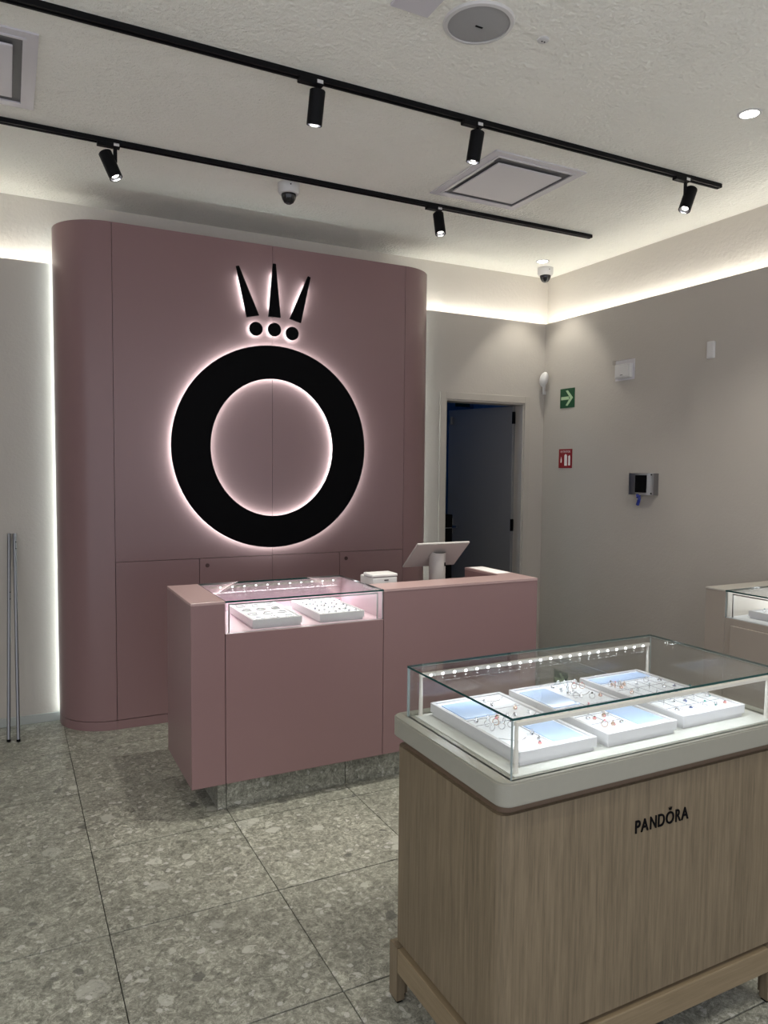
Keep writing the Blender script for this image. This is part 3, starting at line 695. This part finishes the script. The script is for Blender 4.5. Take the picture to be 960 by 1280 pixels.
# ------------------------------------------------------------------ beige wall cabinet along the right wall
AX0, AX1, AY0, AY1, AT = 3.44, 4.016, .35, 2.80, .95
wc = thing('wall_cabinet', 'beige display cabinet with a lit glass vitrine against the beige wall', 'cabinet', (3.73, 1.6, 0))
part('end_block', bx(AX0, AX1, AY1 - .125, AY1, .10, AT - .008, .0015, 1), 'beige', wc)
part('end_top', bx(AX0 - .002, AX1, AY1 - .125, AY1 + .002, AT - .008, AT), 'beigetop', wc)
part('body', bx(AX0, AX1, AY0, AY1 - .127, .10, .80, .0015, 1), 'beige', wc)
for k in range(3): part('drawer_front', bx(AX0 - .014, AX0, AY0 + .76 * k + .01, AY0 + .76 * (k + 1) - .0, .12, .765, .002, 1), 'beige', wc)
part('vitrine_floor', bx(AX0 + .01, AX1 - .1, AY0, AY1 - .127, .80, .803), 'felt', wc)
part('vitrine_back', bx(AX1 - .12, AX1 - .1, AY0, AY1 - .127, .80, AT - .009), 'cream', wc)
part('vitrine_side', bx(AX0 + .012, AX1 - .12, AY1 - .133, AY1 - .127, .803, AT - .009), 'cream', wc)
part('rear_top', bx(AX1 - .12, AX1, AY0, AY1 - .127, AT - .008, AT), 'beigetop', wc)
glass_pane('top_glass', AX0 - .002, AX1 - .121, AY0, AY1 - .127, AT - .008, AT, wc)
glass_pane('front_glass', AX0 + .002, AX0 + .008, AY0, AY1 - .128, .803, AT - .009, wc)
fr = bx(AX0 + .02, AX0 + .026, AY1 - .160, AY1 - .154, .803, AT - .018); box(fr, AX0 + .02, AX0 + .026, AY0, AY1 - .154, AT - .024, AT - .018)
part('inner_frame', fr, 'steel', wc)
part('plinth', bx(AX0 + .06, AX1, AY0, AY1 - .05, 0, .10), 'stone', wc)
part('led_bar', bx(AX1 - .14, AX1 - .125, AY0 + .05, AY1 - .16, AT - .03, AT - .015), 'cream', wc)
strip_light('vitrine_led', (AX1 - .15, 1.6, AT - .035), .012, 2.0, 2.2, (0, math.radians(40), 0), (.95, .98, 1), wc)
for k, yy in enumerate((2.20, 1.75)):
    t_, zf, uv = tray(AX0 + .09, AX0 + .36, yy, yy + .40, .8035, .04, ['white jewellery tray in the beige wall cabinet nearest the pink counter', 'second white jewellery tray in the beige wall cabinet'][k], 'trays in the wall cabinet')
    for j in range(4):
        for i in range(3):
            x, y = uv(.2 + .3 * i, .14 + .24 * j); jewel('ring', [0, 4, 0, 3][(i + j) % 4], x, y, zf, 'in wall cabinet %s tray, %s from glass, %s from end block' % (ORD[k], ORD[i], ORD[3 - j]), 'rings in the wall cabinet')

# ------------------------------------------------------------------ ceiling fixtures
TZ = ZC - .022
for yy, xe, lb_ in ((2.947, 3.606, 'long black lighting track crossing the ceiling between speaker and air vent'), (3.980, 3.605, 'long black lighting track crossing the ceiling close to the pink wall')):
    t = thing('lighting_track', lb_, 'track', ((XL + xe) / 2, yy, TZ), group='ceiling tracks')
    part('rail', prism([(yy - .0175, TZ), (yy - .0175, ZC), (yy + .0175, ZC), (yy + .0175, TZ), (yy + .007, TZ), (yy + .007, TZ + .014), (yy - .007, TZ + .014), (yy - .007, TZ)], 'x', -2.2, xe), 'track', t)
    part('end_cap', bx(xe, xe + .012, yy - .0175, yy + .0175, TZ, ZC, .002, 1), 'track', t)
def track_head(x, y, d, stem_dx, label, watts, ang=58, lens=True):
    """cylinder head on an adapter; d = unit direction it points to"""
    d = Vector(d).normalized()
    t = thing('track_spotlight', label, 'spotlight', (x, y, TZ - .2), group='track spotlights')
    ad = part('adapter', bx(x - .085, x + .022, y - .016, y + .016, TZ - .016, TZ + .002, .002, 1), 'track', t)
    part('rating_label', bx(x - .008, x + .018, y - .0175, y - .016, TZ - .010, TZ + .004), 'white', ad, label='tiny pale rating label')
    tilt = abs(stem_dx) > .01
    if tilt:
        piv = Vector((x, y, TZ - .075)); side = Vector((stem_dx, 0, 0))
        c0 = piv + side
        part('stem', bx(x - .009, x + .009, y - .006, y + .006, TZ - .085, TZ - .016, .002, 1), 'track', t)
        a = c0 - d * .036; b2 = c0 + d * .100
    else:
        part('stem', cy((x, y, TZ - .034), (x, y, TZ - .016), .008, seg=12), 'track', t)
        a = Vector((x, y, TZ - .030)); b2 = a + d * .136
    q = d.to_track_quat('Z', 'Y').to_matrix().to_4x4(); mt = Matrix.Translation(a) @ q
    hb = lathe([(0, 0), (.029, 0), (.0325, .0035), (.0325, .136), (.0285, .136), (.0285, .124), (0, .124)], 32); bmesh.ops.transform(hb, matrix=mt, verts=hb.verts)
    h = part('head', hb, 'track', t, smooth=35)
    rb = lathe([(.0284, .1358), (.0284, .127), (.017, .1250), (.0165, .1250)], 32); bmesh.ops.transform(rb, matrix=mt, verts=rb.verts)
    part('reflector', rb, 'silver', h, smooth=35)
    le = lathe([(0, .1246), (.0165, .1246), (.0165, .1255), (0, .1260)], 24); bmesh.ops.transform(le, matrix=mt, verts=le.verts)
    part('lens', le, 'tracklens', h)
    spot('track_beam', b2 + d * .004, b2 + d, watts, ang, .8, parent=t, r=.02)
track_head(1.178, 2.945, (-.02, .24, -1), 0, 'black track spotlight hanging straight, above the pink counter vitrine', TRACK)
track_head(1.975, 2.945, (-.07, .17, -1), 0, 'black track spotlight hanging beside the square air vent', TRACK)
track_head(3.342, 2.945, (-.45, -.04, -1), .035, 'black track spotlight tilted near the end of its track', TRACK * .7)
track_head(.510, 3.980, (.40, -.20, -1), -.035, 'black tilted track spotlight above the curved end of the pink wall', TRACK * .35)
track_head(2.388, 3.980, (.0, -.25, -1), 0, 'black upright track spotlight between the air vent and the pink wall', TRACK * .35)

def vent(x0, x1, y0, y1, label):
    t = thing('air_vent', label, 'air vent', ((x0 + x1) / 2, (y0 + y1) / 2, ZC - .02), group='square ceiling vents')
    z = ZC
    def ringp(a, b, z0, z1): return prism([(x0 + a, y0 + a), (x1 - a, y0 + a), (x1 - a, y1 - a), (x0 + a, y1 - a)], 'z', z0, z1, [(x0 + b, y0 + b), (x1 - b, y0 + b), (x1 - b, y1 - b), (x0 + b, y1 - b)])
    part('frame', ringp(0, .046, z - .007, z), 'acw', t)
    part('inner_lip', ringp(.042, .054, z - .011, z - .004), 'acw', t)
    part('slot_shade_plate', bx(x0 + .052, x1 - .052, y0 + .052, y1 - .052, z - .003, z - .0005), 'acd', t)  # flat plate, no real hole: the recess shade is in its dark colour
    part('louvre', bx(x0 + .075, x1 - .075, y0 + .060, y0 + .075, z - .008, z - .004), 'acd', t)
    part('louvre', bx(x0 + .058, x0 + .066, y0 + .11, y1 - .075, z - .008, z - .004), 'steel', t)
    part('centre_panel', bx(x0 + .088, x1 - .088, y0 + .105, y1 - .105, z - .016, z - .008, .003, 2), 'acw', t)
    part('hanger', bx((x0 + x1) / 2 - .02, (x0 + x1) / 2 + .02, (y0 + y1) / 2 - .02, (y0 + y1) / 2 + .02, z - .008, z - .003), 'acd', t)
vent(2.238, 2.838, 3.165, 3.825, 'white square ceiling air vent between the two lighting tracks above the doorway side')
vent(-.50, .138, 3.155, 3.815, 'white square ceiling air vent between the tracks at the wall with the poles')

sp = thing('ceiling_speaker', 'round grey-grilled speaker set in the ceiling', 'speaker', (1.556, 2.325, ZC - .008))
part('trim_ring', lathe([(.113, -.010), (.126, -.008), (.131, 0), (.113, 0), (.113, -.010)], 48, (1.556, 2.325, ZC)), 'white', sp, smooth=35)
part('grille', lathe([(0, -.013), (.07, -.011), (.1125, -.005), (.1125, 0)], 48, (1.556, 2.325, ZC)), 'grey', sp, smooth=True)
part('badge', bx(1.543, 1.573, 2.322, 2.329, ZC - .0145, ZC - .0125), 'blackgloss', sp, label='tiny dark maker badge')
sd = thing('sprinkler_plate', 'tiny round white plate with two dark holes beside the ceiling speaker', 'detector', (1.829, 2.297, ZC - .01))
part('plate', lathe([(0, -.008), (.016, -.008), (.022, -.004), (.023, 0)], 24, (1.829, 2.297, ZC)), 'white', sd, smooth=35)
for dx in (-.006, .006): part('hole', cy((1.829 + dx, 2.297, ZC - .0095), (1.829 + dx, 2.297, ZC - .008), .003, seg=10), 'black', sd)
solo('access_point', bx(1.218, 1.368, 2.215, 2.372, ZC - .012, ZC, .003), 'acw', 'flat square white access point on the ceiling beside the speaker', 'access point')

def dome(x, y, r, label):
    t = thing('dome_camera', label, 'camera', (x, y, ZC - .1), group='dome cameras')
    part('housing', lathe([(0, 0), (r, 0), (r * .99, -.045), (r * .88, -.058), (r * .72, -.060), (0, -.060)], 32, (x, y, ZC)), 'white', t, smooth=35)
    part('dome', lathe([(r * .70, -.060), (r * .70, -.068), (r * .62, -.085), (r * .44, -.104), (r * .2, -.113), (0, -.115)], 28, (x, y, ZC)), 'blackgloss', t, smooth=True)
    part('screw_hole', cy((x - .01, y - r, ZC - .022), (x - .01, y - r - .001, ZC - .022), .004, seg=10), 'black', t)
dome(1.465, 4.10, .062, 'white dome camera with black eye hanging above the crown of the sign')
dome(3.885, 4.79, .062, 'white dome camera with black eye in the ceiling corner')

DL = [(3.735, 4.642, 1), (3.023, 2.317, 1), (3.023, .1, 0), (1.1, .55, 0), (-1.1, 2.3, 0), (-1.1, .3, 0)]
for x, y, vis in DL:
    lab = 'recessed round downlight glowing near the ceiling corner camera' if y > 4 else 'recessed round downlight glowing in the open ceiling beyond the track ends' if y > 2 and x > 0 else 'recessed round downlight in the front part of the ceiling'
    t = thing('downlight', lab, 'downlight', (x, y, ZC - .006), group='recessed downlights')
    part('trim', lathe([(.040, -.004), (.050, -.004), (.053, 0), (.040, 0), (.040, -.004)], 32, (x, y, ZC)), 'white', t, smooth=35)
    part('lens', lathe([(0, -.003), (.0395, -.002), (.0395, 0)], 32, (x, y, ZC)), 'lamp', t)
    spot('downlight_beam', (x, y, ZC - .008), (x, y, 0), DOWN * (.42 if y > 4 else 1), 84 if y > 4 else 112, .5 if y > 4 else .55, parent=t, r=.04)

# ------------------------------------------------------------------ devices on the right wall (viewed along +X)
def wx(d): return XR - d
s = thing('exit_arrow_sign', 'green square sign with a pale arrow above the red sign', 'sign', (XR, 4.66, 2.09))
part('plate', bx(wx(.004), wx(.0002), 4.572, 4.742, 2.088, 2.243), 'green', s)
def yz(u, v): return (4.742 - u * .17, 2.088 + v * .155)     # u to the viewer's right
b = bmesh.new()
for poly in ([(.08, .42), (.62, .42), (.62, .58), (.08, .58)], [(.40, .12), (.53, .10), (.90, .50), (.70, .50)], [(.70, .50), (.90, .50), (.53, .90), (.40, .88)]):
    t = prism([yz(*p) for p in poly], 'x', wx(.0055), wx(.004)); mt = bpy.data.meshes.new('t'); t.to_mesh(mt); b.from_mesh(mt); t.free()
part('arrow', b, 'pgreen', s)
s = thing('extinguisher_sign', 'red fire extinguisher sign with white pictograms below the green sign', 'sign', (XR, 4.66, 1.60))
part('plate', bx(wx(.004), wx(.0002), 4.586, 4.742, 1.604, 1.757), 'red', s)
def yz2(u, v): return (4.742 - u * .156, 1.604 + v * .153)
def rect2(u0, u1, v0, v1): return [yz2(u0, v0), yz2(u1, v0), yz2(u1, v1), yz2(u0, v1)]
for nm, poly in (('flame_mark', [yz2(.14, .28), yz2(.22, .28), yz2(.24, .40), yz2(.19, .60), yz2(.15, .46)]), ('arrow_mark', [yz2(.44, .12), yz2(.64, .12), yz2(.64, .62), yz2(.60, .70), (yz2(.52, .74)), yz2(.44, .66)]), ('extinguisher_mark', [yz2(.74, .14), yz2(.88, .14), yz2(.88, .60), yz2(.84, .68), yz2(.74, .62)])):
    part(nm, prism(poly, 'x', wx(.0052), wx(.004)), 'swhite', s)
cu = bpy.data.curves.new('word', 'FONT'); cu.body = 'EXTINTOR'; cu.size = .024; cu.align_x = 'CENTER'
to = bpy.data.objects.new('tmp', cu); COL.objects.link(to); bpy.context.view_layer.update()
me = bpy.data.meshes.new_from_object(to.evaluated_get(bpy.context.evaluated_depsgraph_get())); bpy.data.objects.remove(to)
b = bmesh.new(); b.from_mesh(me)
for v in b.verts: v.co = Vector((wx(.0046), 4.664 - v.co.x, 1.728 + v.co.y))
part('lettering', b, 'swhite', s)
s = thing('motion_sensor', 'white egg-shaped motion sensor in the wall corner', 'sensor', (3.99, 4.91, 2.30))
b = bmesh.new(); bmesh.ops.create_uvsphere(b, u_segments=20, v_segments=12, radius=1.0)
bmesh.ops.scale(b, vec=(.036, .036, .062), verts=b.verts); bmesh.ops.rotate(b, cent=(0, 0, 0), matrix=Matrix.Rotation(.2, 3, 'X') @ Matrix.Rotation(.15, 3, 'Y'), verts=b.verts)
bmesh.ops.translate(b, vec=(3.975, 4.89, 2.335), verts=b.verts)
part('body', b, 'white', s, smooth=True)
part('bracket', cy((4.005, 4.925, 2.225), (3.985, 4.90, 2.29), .008, .014, 12), 'white', s, smooth=35)
part('mount', bx(4.008, 4.0298, 4.925, 4.949, 2.215, 2.245, .003), 'white', s)
s = thing('wall_switch_box', 'white square wall device with a clear cover above the steel terminal', 'wall box', (XR, 4.04, 2.25))
part('body', bx(wx(.032), wx(.002), 3.965, 4.115, 2.258, 2.362, .006), 'white', s)
part('face', bx(wx(.036), wx(.032), 3.985, 4.098, 2.270, 2.348, .0018), 'white', s)
part('clear_cover', bx(wx(.040), wx(.0005), 3.952, 4.13, 2.362, 2.392, .002), 'clear', s)
part('logo', bx(wx(.0368), wx(.036), 4.03, 4.056, 2.279, 2.283), 'black', s)
part('backplate', bx(wx(.002), wx(.0002), 3.948, 4.135, 2.246, 2.392), 'acw', s)
s = thing('door_contact', 'slim upright white contact sensor alone high on the beige wall', 'sensor', (XR, 3.295, 2.31))
part('body', bx(wx(.022), wx(.0002), 3.270, 3.322, 2.308, 2.416, .005), 'white', s)
part('face', bx(wx(.0245), wx(.022), 3.280, 3.312, 2.320, 2.404, .001), 'white', s)
s = thing('fingerprint_terminal', 'steel wall terminal with a black screen on the beige wall', 'terminal', (XR, 3.82, 1.42))
pts = [(XR - .0002, 3.945), (XR - .028, 3.945), (XR - .045, 3.930), (XR - .052, 3.905), (XR - .052, 3.715), (XR - .046, 3.703), (XR - .0002, 3.700)]
part('housing', prism(pts, 'z', 1.418, 1.570), 'dsteel', s, smooth=30)
part('screen', bx(XR - .056, XR - .0522, 3.757, 3.862, 1.434, 1.556, .0015), 'black', s)
for z in (1.43, 1.56): part('bolt', cy((XR - .052, 3.715, z), (XR - .056, 3.715, z), .005, seg=12), 'black', s)
part('tape', tube([(XR - .05, 3.84, 1.418), (XR - .056, 3.832, 1.402), (XR - .05, 3.822, 1.408), (XR - .054, 3.818, 1.385), (XR - .052, 3.836, 1.345)], .012, 6), 'bluetape', s, label='scrap of dark blue tape')

# ------------------------------------------------------------------ aluminium poles leaning on the wall
for i, (p0, p1, lab) in enumerate((((-.020, 4.662, .0), (.004, 4.936, 1.178), 'thin aluminium pole leaning on the wall, the one farther from the pink wall'), ((.030, 4.640, .0), (.033, 4.936, 1.176), 'thin aluminium pole leaning on the wall, the one next to the pink wall'))):
    a, b_ = Vector(p0), Vector(p1); d = (b_ - a).normalized(); a = a + Vector((0, 0, .004))
    t = thing('metal_pole', lab, 'pole', p0, group='leaning poles')
    part('tube', cy(a + d * .01, b_, .010, seg=16), 'alu', t, smooth=35)
    part('foot_cap', cy(a, a + d * .012, .0105, seg=16), 'black', t, smooth=35)
    for k in (.05, .09) if i else (.35, .39): 
        q = b_ - d * k; part('rivet_hole', cy(q + Vector((.006, -.0075, 0)), q + Vector((.007, -.009, 0)), .0035, seg=8), 'black', t)
